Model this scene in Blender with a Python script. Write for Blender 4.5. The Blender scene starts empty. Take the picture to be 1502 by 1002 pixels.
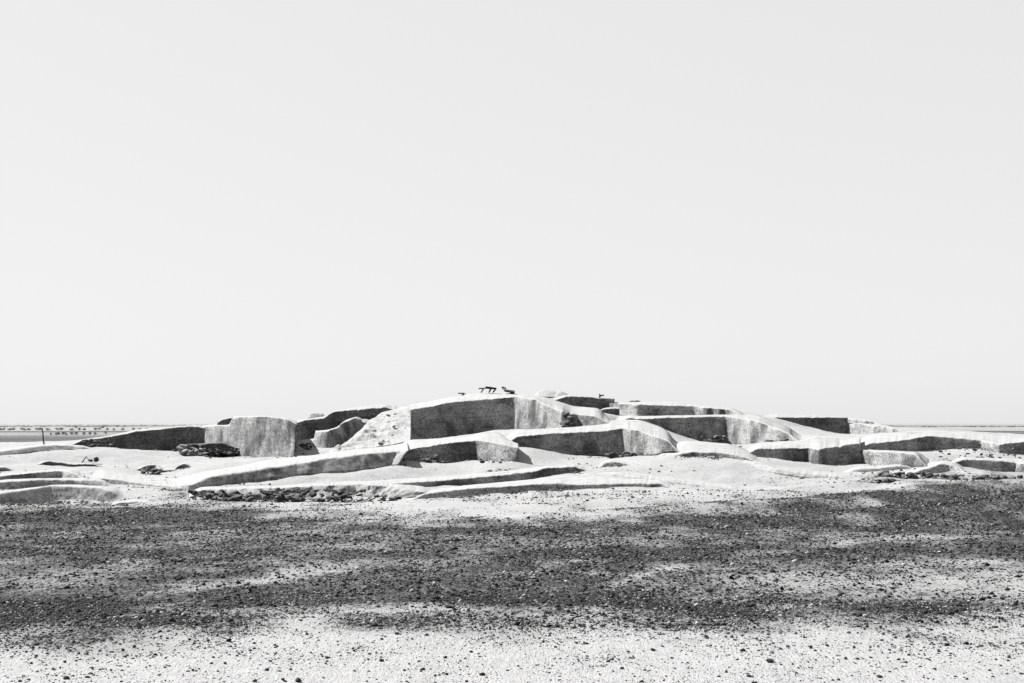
import bpy, math, random
import numpy as np
from mathutils import Vector

random.seed(7)
RNG = np.random.default_rng(11)
SC = bpy.context.scene
COL = SC.collection
R = math.radians

# ------------------------------------------------------------------ camera
F, CX, CY, YH = 2086.0, 751.0, 501.0, 621.0      # focal length, centre and horizon row of the photograph, in its pixels
H = 3.3                                          # eye height above the plain (a low rise in front of the mound)
PITCH = math.atan((YH - CY) / F)
cam_d = bpy.data.cameras.new('camera')
cam = bpy.data.objects.new('camera', cam_d); COL.objects.link(cam)
cam_d.sensor_width = 36.0; cam_d.lens = 50.0
cam_d.clip_start = 0.1; cam_d.clip_end = 30000
cam.location = (0, 0, H); cam.rotation_euler = (R(90) + PITCH, 0, 0)
SC.camera = cam

# ------------------------------------------------------------------ light
EL, AZ = 46.0, -61.0                             # sun behind the mound, to the left (azimuth clockwise from +Y)
sun_dir = Vector((math.sin(R(AZ)) * math.cos(R(EL)), math.cos(R(AZ)) * math.cos(R(EL)), math.sin(R(EL))))
W = bpy.data.worlds.new('World'); SC.world = W; W.use_nodes = True
nt = W.node_tree; nt.nodes.clear()
sky = nt.nodes.new('ShaderNodeTexSky'); sky.sky_type = 'NISHITA'; sky.sun_disc = False
sky.sun_elevation = R(EL); sky.sun_rotation = R(AZ); sky.dust_density = 1.0; sky.air_density = 1.0
bw = nt.nodes.new('ShaderNodeRGBToBW')           # black-and-white film
pw = nt.nodes.new('ShaderNodeMath'); pw.operation = 'POWER'; pw.inputs[1].default_value = 0.12
ml = nt.nodes.new('ShaderNodeMath'); ml.operation = 'MULTIPLY'; ml.inputs[1].default_value = 3.68
bg = nt.nodes.new('ShaderNodeBackground'); bg.inputs['Strength'].default_value = 0.065
wo = nt.nodes.new('ShaderNodeOutputWorld')
nt.links.new(sky.outputs[0], bw.inputs[0]); nt.links.new(bw.outputs[0], pw.inputs[0])
nt.links.new(pw.outputs[0], ml.inputs[0]); nt.links.new(ml.outputs[0], bg.inputs['Color'])
nt.links.new(bg.outputs[0], wo.inputs[0])
sl = bpy.data.lights.new('sun', 'SUN'); sl.energy = 5.0; sl.angle = R(0.5); sl.color = (1.0, 0.995, 0.985)
sun = bpy.data.objects.new('sun', sl); COL.objects.link(sun); sun.location = (-60, 60, 80)
sun.rotation_euler = sun_dir.to_track_quat('Z', 'Y').to_euler()
SC.view_settings.view_transform = 'Standard'; SC.view_settings.look = 'None'
SC.view_settings.exposure = 1.55; SC.view_settings.gamma = 1.0

# ------------------------------------------------------------------ numbers
CP, SP = math.cos(PITCH), math.sin(PITCH)
def ray(x, y):
    u = (np.asarray(x, float) - CX) / F; v = (CY - np.asarray(y, float)) / F
    return u, CP - v * SP, SP + v * CP
def at(x, y, d):
    """point seen at photograph pixel (x, y), d metres down the view axis on the ground"""
    rx, ry, rz = ray(x, y); t = np.asarray(d, float) / ry
    return np.stack(np.broadcast_arrays(rx * t, np.asarray(d, float), H + rz * t), -1)
def zat(y, d):
    rx, ry, rz = ray(0, y); return H + rz * d / ry
def pix(X, Y, Z):
    dz = Z - H; f = Y * CP + dz * SP; v = -Y * SP + dz * CP
    return CX + F * X / f, CY - F * v / f

def _hash(ix, iy, iz, s):
    h = (ix * 374761393 + iy * 668265263 + iz * 2147483647 + s * 974634777) & 0xffffffff
    h = ((h ^ (h >> 13)) * 1274126177) & 0xffffffff
    h = ((h ^ (h >> 16)) * 2246822519) & 0xffffffff
    return ((h ^ (h >> 15)) & 0xffff) / 32767.5 - 1.0
def vnoise(x, y, z, s=0):
    x, y, z = np.broadcast_arrays(np.asarray(x, float), np.asarray(y, float), np.asarray(z, float))
    fx, fy, fz = np.floor(x), np.floor(y), np.floor(z)
    ix, iy, iz = fx.astype(np.int64), fy.astype(np.int64), fz.astype(np.int64)
    u, v, w = x - fx, y - fy, z - fz
    u, v, w = u*u*(3-2*u), v*v*(3-2*v), w*w*(3-2*w)
    def c(a, b, d): return _hash(ix + a, iy + b, iz + d, s)
    x00 = c(0,0,0)*(1-u) + c(1,0,0)*u; x10 = c(0,1,0)*(1-u) + c(1,1,0)*u
    x01 = c(0,0,1)*(1-u) + c(1,0,1)*u; x11 = c(0,1,1)*(1-u) + c(1,1,1)*u
    return (x00*(1-v) + x10*v)*(1-w) + (x01*(1-v) + x11*v)*w
def fbm(x, y, z, s=0, o=3):
    r, a, f = 0, 1.0, 1.0
    for k in range(o):
        r = r + a * vnoise(x*f, y*f, z*f, s + k*17); a *= .5; f *= 2.03
    return r / 1.75
def sstep(a, b, x):
    t = np.clip((x - a) / (b - a), 0, 1); return t*t*(3-2*t)

# ------------------------------------------------------------------ materials
def newmat(name):
    m = bpy.data.materials.new(name); m.use_nodes = True
    n = m.node_tree; b = n.nodes['Principled BSDF']
    b.inputs['Roughness'].default_value = 0.95
    b.inputs['Specular IOR Level'].default_value = 0.08
    return m, n, b
def N(n, t, **kw):
    o = n.nodes.new(t)
    for k, v in kw.items(): setattr(o, k, v)
    return o
def noise(n, pos, scale, detail=4, rough=.6):
    o = N(n, 'ShaderNodeTexNoise'); o.inputs['Scale'].default_value = scale
    o.inputs['Detail'].default_value = detail; o.inputs['Roughness'].default_value = rough
    n.links.new(pos, o.inputs['Vector']); return o.outputs['Fac']
def mrange(n, v, a, b, c, d, smooth=True):
    o = N(n, 'ShaderNodeMapRange', interpolation_type='SMOOTHSTEP' if smooth else 'LINEAR')
    for i, q in zip((1, 2, 3, 4), (a, b, c, d)): o.inputs[i].default_value = q
    n.links.new(v, o.inputs[0]); return o.outputs[0]
def mth(n, op, a, b=None):
    o = N(n, 'ShaderNodeMath', operation=op)
    for i, q in enumerate((a, b)):
        if q is None: continue
        if isinstance(q, (int, float)): o.inputs[i].default_value = q
        else: n.links.new(q, o.inputs[i])
    return o.outputs[0]
def mixv(n, f, a, b):
    o = N(n, 'ShaderNodeMix', data_type='FLOAT')
    for i, q in zip((0, 2, 3), (f, a, b)):
        if isinstance(q, (int, float)): o.inputs[i].default_value = q
        else: n.links.new(q, o.inputs[i])
    return o.outputs[0]
def bump(n, b, h, strength, dist):
    o = N(n, 'ShaderNodeBump'); o.inputs['Strength'].default_value = strength; o.inputs['Distance'].default_value = dist
    n.links.new(h, o.inputs['Height']); n.links.new(o.outputs[0], b.inputs['Normal'])

def mud_material(name, top, side, dark=.5, coarse=.25):
    """dried mud plaster: pale dust lies on what faces up, the faces are bare darker clay with stains"""
    m, n, b = newmat(name)
    g = N(n, 'ShaderNodeNewGeometry'); pos = g.outputs['Position']
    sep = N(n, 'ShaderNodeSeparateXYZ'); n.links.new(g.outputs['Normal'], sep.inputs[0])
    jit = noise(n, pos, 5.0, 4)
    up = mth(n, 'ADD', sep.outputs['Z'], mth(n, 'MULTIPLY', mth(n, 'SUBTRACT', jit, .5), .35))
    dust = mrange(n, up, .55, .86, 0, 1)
    stain = mrange(n, noise(n, pos, .55, 4, .6), .32, .62, 1 - dark, 1.12)
    mp = N(n, 'ShaderNodeMapping'); mp.inputs['Scale'].default_value = (1.7, 1.7, .25); n.links.new(pos, mp.inputs[0])
    streak = mrange(n, noise(n, mp.outputs[0], 1.0, 4, .65), .3, .7, .92, 1.07)
    ms = N(n, 'ShaderNodeMapping'); ms.inputs['Scale'].default_value = (.35, .35, 4.5); n.links.new(pos, ms.inputs[0])
    streak = mth(n, 'MULTIPLY', streak, mrange(n, noise(n, ms.outputs[0], 1.4, 4, .7), .36, .5, .74, 1.04))
    streak = mth(n, 'MULTIPLY', streak, mrange(n, noise(n, pos, 3.1, 4, .75), .29, .38, .45, 1.0))  # dark spots paint the shade of small holes
    grain = mrange(n, noise(n, pos, 8.5, 3, .9), .33, .67, 1 - coarse*2.3, 1 + coarse*2.3, False)
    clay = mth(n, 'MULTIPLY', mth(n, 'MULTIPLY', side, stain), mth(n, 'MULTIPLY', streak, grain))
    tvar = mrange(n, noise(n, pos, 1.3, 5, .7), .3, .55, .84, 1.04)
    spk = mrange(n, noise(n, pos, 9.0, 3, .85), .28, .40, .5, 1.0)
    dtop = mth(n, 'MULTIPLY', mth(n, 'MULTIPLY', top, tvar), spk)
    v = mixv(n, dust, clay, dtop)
    n.links.new(v, b.inputs['Base Color'])
    hh = mth(n, 'ADD', noise(n, pos, 3.5, 4, .7), mth(n, 'MULTIPLY', noise(n, pos, 12.0, 3, .7), .5))
    bump(n, b, hh, .7, .05)
    return m
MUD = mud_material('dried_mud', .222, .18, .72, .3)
SHADED_MUD = mud_material('shaded_mud', .208, .085, .6, .34)  # copy of the mud with the recessed walls' shade put into its face colour
CLOD = mud_material('shaded_crumbled_clay', .09, .05, .5, .35)  # shadows in the crumbly earth are put into this near-black colour

def ground_material():
    m, n, b = newmat('desert_gravel')
    g = N(n, 'ShaderNodeNewGeometry'); pos = g.outputs['Position']
    at_ = N(n, 'ShaderNodeAttribute', attribute_name='gravel'); gr = at_.outputs['Fac']
    n1 = noise(n, pos, 1.6, 5, .65); mg = N(n, 'ShaderNodeMapping'); mg.inputs['Scale'].default_value = (1, .3, 1); n.links.new(pos, mg.inputs[0]); gp = mg.outputs[0]
    n2 = noise(n, gp, 9.0, 4, .8); n3 = noise(n, gp, 26.0, 3, .8)
    nn = mth(n, 'ADD', mth(n, 'MULTIPLY', n1, .2), mth(n, 'ADD', mth(n, 'MULTIPLY', n2, .5), mth(n, 'MULTIPLY', n3, .3)))
    thr = mth(n, 'ADD', mth(n, 'MULTIPLY', mth(n, 'SUBTRACT', gr, .57), .23), mth(n, 'SUBTRACT', nn, .5))
    dark = mrange(n, thr, -.035, .035, 0, 1)
    pale = mrange(n, noise(n, pos, 3.0, 5, .7), .3, .65, .2, .232)
    soil = mixv(n, mrange(n, gr, .12, .82, 0, 1), pale, .08)
    gv = mrange(n, mth(n, 'ADD', mth(n, 'MULTIPLY', noise(n, gp, 17.0, 3, .8), .6), mth(n, 'MULTIPLY', noise(n, gp, 4.2, 3, .8), .4)), .4, .66, .003, .065)
    v = mixv(n, dark, soil, gv)
    n.links.new(v, b.inputs['Base Color'])
    bump(n, b, mth(n, 'ADD', n2, mth(n, 'MULTIPLY', n3, .6)), .9, .05)
    return m
GROUND = ground_material()

def stone_material():
    m, n, b = newmat('varnished_stone')
    a = N(n, 'ShaderNodeAttribute', attribute_name='tone')
    g = N(n, 'ShaderNodeNewGeometry')
    k = mrange(n, noise(n, g.outputs['Position'], 40, 3), .3, .7, .6, 1.35)
    n.links.new(mth(n, 'MULTIPLY', a.outputs['Fac'], k), b.inputs['Base Color'])
    b.inputs['Roughness'].default_value = .8
    return m
STONE = stone_material()
def flatmat(name, lo, hi, sc, rough=.85):
    m, n, b = newmat(name)
    g = N(n, 'ShaderNodeNewGeometry')
    n.links.new(mrange(n, noise(n, g.outputs['Position'], sc, 4, .7), .3, .7, lo, hi), b.inputs['Base Color'])
    b.inputs['Roughness'].default_value = rough
    return m
DSTONE = flatmat('dark_stone', .012, .045, 30)
WOOD = flatmat('weathered_timber', .01, .03, 25)
METAL = flatmat('dusty_sheet_metal', .02, .05, 12, .6)
LEAF = flatmat('grey_scrub', .012, .04, 3)
STEM = flatmat('dry_stem', .03, .06, 8)

# ------------------------------------------------------------------ mesh helpers
def mesh_np(name, verts, faces, mat, smooth=True):
    me = bpy.data.meshes.new(name)
    me.from_pydata([tuple(v) for v in verts], [], faces); me.materials.append(mat)
    if smooth: me.polygons.foreach_set('use_smooth', np.ones(len(me.polygons), bool))
    me.update(); return me
def obj(name, me, loc=(0, 0, 0), parent=None):
    o = bpy.data.objects.new(name, me); COL.objects.link(o); o.location = tuple(map(float, loc))
    if parent: o.parent = parent
    return o
def tag(o, label, cat, group=None):
    o['label'] = label; o['category'] = cat; o['kind'] = 'thing'
    if group: o['group'] = group
    return o
def empty(name, loc, label, cat, group=None):
    return tag(obj(name, None, loc), label, cat, group)

FOOT, PENDING = [], []
CTRL = []                                        # (x, y, z) points the soil surface passes through
def interp(pts, xs):
    p = np.array(pts, float); return [np.interp(xs, p[:, 0], p[:, k]) for k in range(1, p.shape[1])]
def smooth1(a, k):
    if k < 1: return a
    w = np.ones(2*k + 1); w /= w.sum()
    return np.convolve(np.pad(a, k, mode='edge'), w, 'valid')

def wall(label, front, base, back, batter=4, rough=.035, under=0, step=1.7, sm=2, name='earthen_wall', cat='wall',
         mat=None, group='excavated earthen walls of the ruin', rim=.06, toprough=.05, T=9, steps=0, back_drop=.12, floor=True, crown=0.0, ends='tt'):
    """one excavated earthen wall: front edge of its top, foot of its face and back edge of its top;
    given along the photograph's columns at their distances, built as a closed solid"""
    x0, x1 = front[0][0], front[-1][0]
    xs = np.linspace(x0, x1, max(6, int((x1 - x0) / step)))
    yf, df = interp(front, xs); (yb,) = interp(base, xs); yk, dk = interp(back, xs)
    wob = fbm(xs*.09, x0*.31, 1.7, 5, 3)
    crumb = fbm(xs*.33, x0*.13, 8.8, 15, 3)
    yf = smooth1(yf, sm) + 1.0*wob + .8*crumb + 2.0*np.clip(fbm(xs*.12, x0*.57, 4.4, 19, 3) - .33, 0, 1)*2.5; df = smooth1(df, sm)
    yk = smooth1(yk, 3) + .6*fbm(xs*.06, x0*.2, 5.1, 8, 2); dk = smooth1(dk, 3)
    yb = smooth1(yb, 3)
    dk = np.maximum(dk, df + .5)
    Ft = at(xs, yf, df); Bk = at(xs, yk, dk)
    t = np.gradient(Ft[:, :2], axis=0); t /= np.linalg.norm(t, axis=1)[:, None] + 1e-9
    nrm = np.stack([t[:, 1], -t[:, 0]], -1)
    for k in (0, 1): nrm[:, k] = smooth1(nrm[:, k], 2)
    nrm /= np.linalg.norm(nrm, axis=1)[:, None] + 1e-9
    tb = math.tan(R(batter))
    h = np.maximum(Ft[:, 2] - zat(yb, df), .06)
    h = np.maximum(Ft[:, 2] - zat(yb, df + nrm[:, 1]*h*tb), .06)
    tp = np.ones_like(h)                         # ends that are not square die out: the soil rises to their top
    for side, kind in enumerate(ends):
        if kind == 't':
            e = (xs - x0) if side == 0 else (x1 - xs)
            tp *= sstep(-.5, min(26.0, .3*(x1 - x0)), e)**.8
    tp2 = np.ones_like(h)
    for side, kind in enumerate(ends):
        if kind == 't':
            e = (xs - x0) if side == 0 else (x1 - xs)
            tp2 *= sstep(-1, min(30.0, .33*(x1 - x0)), e + 3*fbm(xs*.3, x0, 6.6, 7, 2))
    h = np.maximum(h*tp, .02)
    zb = Ft[:, 2] - h
    rows = []
    def row(off, z): rows.append(np.concatenate([Ft[:, :2] + nrm * np.asarray(off)[:, None], np.asarray(z)[:, None]], 1))
    o0 = h*tb
    if under:                                    # a gap eroded along the foot of the face
        gap = np.clip(under * (.35 + 1.5*fbm(xs*.035, 3.3, x0, 3, 3)), 0.0, under)
        gap = np.minimum(gap, h*.45)*sstep(0, 40, xs - x0)*sstep(0, 90, x1 - xs)
        row(o0 - .7, zb - .5); row(o0 - .7, zb + gap*.9); row(o0*(1 - gap/h) - .02, zb + gap)
        lo = gap/h
    else:
        row(o0 + .02, zb - .5); lo = np.zeros_like(h)
    rr = np.minimum(rim, h*.45)
    K = 9
    for k in range(K):
        f = lo + (1 - rr/h - lo) * k/(K - 1)
        row(o0*(1 - f), zb + h*f)
    for a in (30, 60, 90):
        row((o0*rr/h) * (1 - math.sin(R(a))) - rr*(1 - math.cos(R(a))), Ft[:, 2] - rr + rr*math.sin(R(a)))
    nface = len(rows)
    st = rows[-1]
    for k in range(1, T + 1):
        f = k/T
        p = st*(1 - f) + Bk*f
        if steps:
            ph_ = f*steps + 1.3*fbm(xs*.05, x0*.1, f*1.5, 45, 3); fr = ph_ - np.floor(ph_)
            fz = np.clip(f + .85*(np.floor(ph_) + sstep(.62, .95, fr) - ph_)/steps, 0, 1)*(1 - f**8) + f**9
            p[:, 2] = st[:, 2]*(1 - fz) + Bk[:, 2]*fz
        p[:, 2] += crown*math.sin(math.pi*f) + toprough*fbm(p[:, 0]*(.8 if toprough < .1 else .7), p[:, 1]*(.5 if toprough < .1 else .95), f*2, 21, 4)*min(1, 4*(1-f)*f + .2)
        rows.append(p)
    bk = rows[-1].copy(); bk[:, 1] += .15; bk[:, 2] -= .12; rows.append(bk)
    bb = bk.copy(); bb[:, 1] += .1; bb[:, 2] = np.minimum(bk[:, 2] - 1.0, zb - .5); rows.append(bb)
    V = np.stack(rows, 1)                        # columns x rows x 3
    nc, nr = V.shape[:2]
    # weathering: push the face in and out
    amp = np.zeros(nr); amp[1:nface] = rough
    d = fbm(V[..., 0]*.9, V[..., 1]*.9, V[..., 2]*1.3, 31, 4) * amp[None, :] * 2.2
    d += fbm(V[..., 0]*4, V[..., 1]*4, V[..., 2]*4, 37, 2) * amp[None, :] * .7
    sl_ = np.cumsum(np.r_[0, np.linalg.norm(np.diff(Ft[:, :2], axis=0), axis=1)])
    gul = np.clip(fbm(sl_[:, None]*1.6, V[..., 2]*.25, x0*.1, 43, 3) - .2, 0, 1)
    d = d - gul*(amp[None, :] > 0)*.13*np.minimum(1, h)[:, None]
    V[..., 0] += nrm[:, None, 0]*d; V[..., 1] += nrm[:, None, 1]*d
    # soil in front of the foot and behind the top
    if floor:
        sel = slice(0, nc, 4)
        slump = np.clip(.42*fbm(xs*.05, x0*.7, 2.2, 41, 3), -.03, .3)*np.minimum(1, h)*.9
        FOOT.extend(np.concatenate([Ft[:, :2] + nrm*(o0 + .1)[:, None], h[:, None], nrm], 1)[h > .25].tolist())
        for side, kind in enumerate(ends):       # soil level with the top where an end dies out
            if kind == 't':
                k = 0 if side == 0 else -1
                for f in (-.15, 0., .2, .4, .6, .8):
                    for ox in (.2, .7, 1.3):
                        q_ = Ft[k]*(1 - f) + Bk[k]*f; CTRL.append((q_[0] + (ox if side else -ox), q_[1], min(q_[2], Ft[k, 2] + .3) + .02 - .05*ox))
        for extra in (.15, .7, 1.4):
            pts = np.concatenate([Ft[sel, :2] + nrm[sel]*(o0[sel] + extra)[:, None], (zb + slump)[sel][:, None]], 1)
            CTRL.extend(pts.tolist())
        for extra in (.3,):
            p = Bk[sel].copy(); p[:, 1] += extra; p[:, 2] -= back_drop; CTRL.extend(p.tolist())
    p = (Ft[::6] + Bk[::6])*.5; p[:, 2] = np.minimum(zb[::6], Bk[::6, 2]) - .1; CTRL.extend(p.tolist())
    PENDING.append((name, label, cat, group, mat or MUD, V, tp2, zb.min(), nface))

def build_wall(name, label, cat, group, mat, V, tp, zlow, nface):
    nc, nr = V.shape[:2]
    g = gz(V[..., 0], V[..., 1])                 # drape the dying ends onto the soil
    sink = np.maximum(V[..., 2] - (g - .05), 0)*(1 - tp)[:, None]
    V[..., 2] -= sink
    org = np.array([V[..., 0].mean(), V[..., 1].min(), zlow])
    vv = (V - org).reshape(-1, 3)
    idx = np.arange(nc*nr).reshape(nc, nr)
    faces = []
    for i in range(nc - 1):
        for j in range(nr):
            k = (j + 1) % nr
            faces.append((int(idx[i, j]), int(idx[i + 1, j]), int(idx[i + 1, k]), int(idx[i, k])))
    faces.append(tuple(int(q) for q in idx[0])); faces.append(tuple(int(q) for q in idx[-1][::-1]))
    return tag(obj(name, mesh_np(name, vv, faces, mat), org), label, cat, group)

# ------------------------------------------------------------------ the excavated walls, far to near
wall('low pale wall on the far side of the summit above the light pit side',
     [(768,578,113),(780,574,113),(800,572.5,113),(826,575,112.5),(852,580,112)], [(768,581),(852,584)], [(768,576,118),(800,571,118),(852,579,118)], batter=62, floor=False)
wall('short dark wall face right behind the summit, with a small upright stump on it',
     [(801,583.5,107),(836,581,107),(893,584,106.5),(901,585.5,106)], [(801,592),(841,597),(901,599)], [(801,581.5,111),(836,579.3,112),(901,584,111)], ends='ts', mat=SHADED_MUD)
wall('thin dark wall top showing on the skyline between two dark pit faces',
     [(913,590,113),(925,587,113),(944,586.4,113),(948,589,113)], [(913,596),(948,596)], [(913,589,115),(944,586,115),(948,588.5,115)], floor=False)
wall('wall with a light left end, long dark face and pale buttresses near the right skyline',
     [(889,592,107),(893,592,106.4),(934,593.2,101),(936,593.6,101),(1017,595.4,100.5),(1029,598,99.8),(1036,598.4,98.6),(1045,599,98.9),(1055,599.5,97.5),(1063,600,97.8),(1081,601,95.3),(1099,604.5,94)],
     [(889,600),(906,611),(934,612),(1020,611),(1099,610)],
     [(889,590.6,110),(934,589.5,108),(985,589.5,108),(1018,592.5,107),(1081,599,104),(1099,602,103)], ends='st')
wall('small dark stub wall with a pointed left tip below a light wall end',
     [(873,605,99),(880,601.5,99.6),(889,599.7,100),(907,599,100),(908.5,600,100)], [(873,609),(908,611)], [(873,603,102),(889,597.8,103),(908.5,597.5,103)], ends='ts', mat=SHADED_MUD)
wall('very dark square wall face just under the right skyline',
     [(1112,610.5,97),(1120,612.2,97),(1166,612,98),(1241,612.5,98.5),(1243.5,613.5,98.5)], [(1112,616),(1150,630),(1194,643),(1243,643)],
     [(1112,605.5,103),(1140,607,104),(1200,609,104),(1243.5,612,103)], ends='ts', mat=SHADED_MUD)
wall('pale wall end stepping down on the right skyline above a white ledge',
     [(1243,613.3,106),(1268,616,102),(1291,620,98.5),(1300,623,97.5)], [(1243,624),(1300,627)], [(1243,612.3,108),(1291,619,103),(1300,621.5,102)], floor=False, ends='st')
wall('light grey wedge wall tapering to the right under the white ledge',
     [(1241,621.7,99),(1262,622.2,96),(1291,624.5,92),(1331,632.6,85),(1340,633.6,84)], [(1241,643),(1276,640),(1331,635),(1340,636)],
     [(1241,620.3,101),(1291,622.3,97),(1331,630.5,91),(1340,632,90)], ends='st')
# left part of the summit
wall('pale broken wall stub on the left skyline',
     [(446,610,101),(452,606,101),(472,606,101),(482,609.5,101)], [(446,614),(482,614)], [(446,609.4,103),(460,605.4,103),(482,609,103)], batter=38, rough=.06, floor=False)
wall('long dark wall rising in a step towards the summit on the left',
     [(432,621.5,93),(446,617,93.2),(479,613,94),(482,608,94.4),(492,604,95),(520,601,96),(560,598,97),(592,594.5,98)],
     [(432,656),(470,652),(510,640),(540,616),(592,599)], [(432,619,97),(446,615.3,98),(479,610.5,99),(492,602,100),(520,598,101.5),(560,593.5,102.5),(592,590.5,103)], ends='st', mat=SHADED_MUD)
wall('stepped mud block with a bright left end beside the collapsed slope',
     [(463,634,87.5),(466,633,87),(480,632.5,84.6),(482,632,84.6),(496,628,86),(505,619,88.5),(515,615,90),(528,611,92),(548,606.5,95)],
     [(463,656),(480,656),(512,655),(530,640),(548,625)], [(463,632,89.5),(480,631,88.5),(496,626.5,90),(505,616.5,92),(528,609.3,95),(548,605,97)], batter=14, ends='st')
wall('collapsed rough pale slope of crumbled mud left of the great pit',
     [(474,664,79),(494,661,79.5),(520,658,80),(560,654,80.5),(603,646,82)], [(474,668),(603,652)],
     [(474,659,82),(494,655,82.4),(510,646,85),(520,638,87),(530,629,89),(540,618,92),(560,606,95.5),(580,600,97),(603,595.5,98.5)], rough=.08, batter=25, crown=0, toprough=.5, T=60, step=1.2, name='collapsed_slope', cat='slope', ends='ts')
wall('highest wall of the ruin, with wide dark face and light right side',
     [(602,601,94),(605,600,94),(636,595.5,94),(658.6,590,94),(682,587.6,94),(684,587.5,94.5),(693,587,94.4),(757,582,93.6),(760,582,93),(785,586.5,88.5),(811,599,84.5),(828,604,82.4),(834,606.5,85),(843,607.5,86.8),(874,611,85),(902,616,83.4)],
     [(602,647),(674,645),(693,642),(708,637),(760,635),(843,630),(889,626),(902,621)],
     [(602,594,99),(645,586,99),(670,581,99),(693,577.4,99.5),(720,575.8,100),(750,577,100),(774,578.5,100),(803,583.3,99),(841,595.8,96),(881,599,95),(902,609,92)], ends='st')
wall('dark back wall and light side of the pit behind the long middle wall',
     [(896,611,88),(940,614.6,89),(984,612.6,90),(1020,611.6,90),(1068,611,89.5),(1072,611,88.8),(1110,618,84),(1148,632.7,79.8),(1180,643.5,77)],
     [(896,628),(940,650),(1020,654),(1100,655),(1180,648)],
     [(896,607.5,97),(934,610.2,97.5),(1020,609,97),(1081,607.6,97),(1112,609.5,95),(1120,612,93.5),(1148,623,89.5),(1176,632,87),(1194,638.2,85),(1180,639,85)])
# the left ruin
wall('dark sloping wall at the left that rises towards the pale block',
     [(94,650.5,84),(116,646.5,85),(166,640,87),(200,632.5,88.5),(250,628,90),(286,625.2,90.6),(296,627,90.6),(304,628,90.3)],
     [(94,657.5),(128,658),(172,661),(226,665),(250,668),(304,668)], [(94,649.2,88),(166,638,92),(200,630,94),(250,626.2,95),(286,623.6,96),(304,625,96)], ends='ts', mat=SHADED_MUD)
wall('broad pale block with rounded top and vertical right edge at the left of the ruin',
     [(298,626,91),(316,624.4,88),(337,624,85),(339,613.4,84.8),(350,612,83.6),(388,611,80.3),(420,615,77.8),(431,620,77),(434.5,623,76.8)],
     [(298,656),(350,666),(382,671),(410,673),(434.5,670)], [(298,623.6,94),(337,622,93),(340,611,93),(388,609.3,90),(420,612.3,89),(434.5,617,90)], step=1.3, sm=1, back_drop=1.4, ends='ss')
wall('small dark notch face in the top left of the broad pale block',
     [(319,621,89.5),(324,616,89.5),(338,613,89.4),(341,613,89.4)], [(319,627),(341,627)], [(319,619,92),(324,614.5,92),(341,611.6,92)], floor=False, sm=1, ends='ss', mat=SHADED_MUD)
wall('low pale rise at the left edge with a leaning post behind it',
     [(-60,667,74),(0,662.5,77),(40,656.5,78.5),(70,653.5,80),(98,653,81),(150,658,81.5)], [(-60,671),(0,667),(40,663),(98,660),(150,661)],
     [(-60,664,82),(0,659.5,83),(40,653.6,85),(70,650.6,86),(98,650,87.5),(150,657,85)], batter=48)
# middle row
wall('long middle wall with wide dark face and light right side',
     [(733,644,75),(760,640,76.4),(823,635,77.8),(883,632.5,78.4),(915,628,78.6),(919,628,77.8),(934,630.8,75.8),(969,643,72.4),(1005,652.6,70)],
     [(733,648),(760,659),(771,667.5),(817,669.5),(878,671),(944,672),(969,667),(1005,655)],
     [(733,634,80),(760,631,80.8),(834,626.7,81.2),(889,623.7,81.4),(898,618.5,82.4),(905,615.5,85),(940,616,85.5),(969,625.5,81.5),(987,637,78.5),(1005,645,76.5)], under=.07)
wall('short dark wall with light right side left of the long middle wall',
     [(592,660.5,71.8),(599,659.3,71.9),(636,653,72),(674,647.7,72.2),(700,645.8,72),(704,646.3,71.5),(736,651.5,69.7),(757,656,68.9),(760,657,68.8)],
     [(592,671),(600,673),(625,679),(660,682),(702,679),(736,677),(760,668)],
     [(592,649,78.5),(602,645,79),(674,643,80),(693,639.8,80.5),(708,634,81),(733,634.5,80.5),(740,641,77),(760,651,72)], ends='ss')
wall('long low grey wall with a crack along its foot curving down to the left',
     [(246,706,62.6),(268,709.5,61.4),(282,711,60.6),(289,708,60.8),(310,698.6,61.6),(360,691,63),(410,684,64.6),(460,677,66.2),(480,672.5,66.8),(520,668,67.8),(578,662,69.8),(583,661.6,70),(596,660.4,68.9),(598,661,68.9)],
     [(246,706.8),(268,710.5),(283,712.5),(298,711),(322,709),(360,703.5),(408,699),(452,694.5),(516,690.5),(532,688),(585,683),(598,683)],
     [(246,699,67),(268,698,66.6),(283,696.5,66.2),(300,692.5,67),(346,684.6,70),(380,678,72),(420,672,74),(460,668,75.5),(492,662.5,76.5),(520,658.8,77),(560,655.3,77.5),(585,651.5,78),(598,648,78)], batter=42, rough=.07, ends='ts')
wall('dark wall with a thin bright pilaster between the right pits',
     [(1086,661.5,71.3),(1092,660,71.8),(1110,658,72.8),(1150,657.3,73.6),(1187,657,74),(1190,657.4,73.5),(1201,659,71.6),(1204,659,71.9),(1215,656.4,72.8),(1256,650.6,73.6),(1262,651,73.6)],
     [(1086,664),(1110,671.5),(1151,678),(1166,681.5),(1187,680),(1202,681),(1224,685),(1262,684)],
     [(1086,652.6,75.5),(1099,652.4,76),(1179,645.6,76.6),(1194,639.4,78.5),(1241,642,81),(1262,641,81)], batter=8, ends='ts')
wall('long low dark wall curving over a hump on the right of the ruin',
     [(1250,650.5,77.6),(1289.5,649.6,78),(1332,645,79),(1362,639.2,80),(1398,642,80),(1440,645.4,79.6),(1445,646.5,79.2),(1464,652.5,77.2),(1502,648,78),(1560,646,78)],
     [(1250,663),(1332,664.5),(1408,660),(1443,654),(1464,660),(1479,665),(1502,673),(1560,674)],
     [(1250,641.5,83),(1276,638.8,84),(1331,633,84.6),(1362,632.2,90),(1420,634.3,90),(1480,638.4,88),(1502,640,88),(1560,644,88)])
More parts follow.
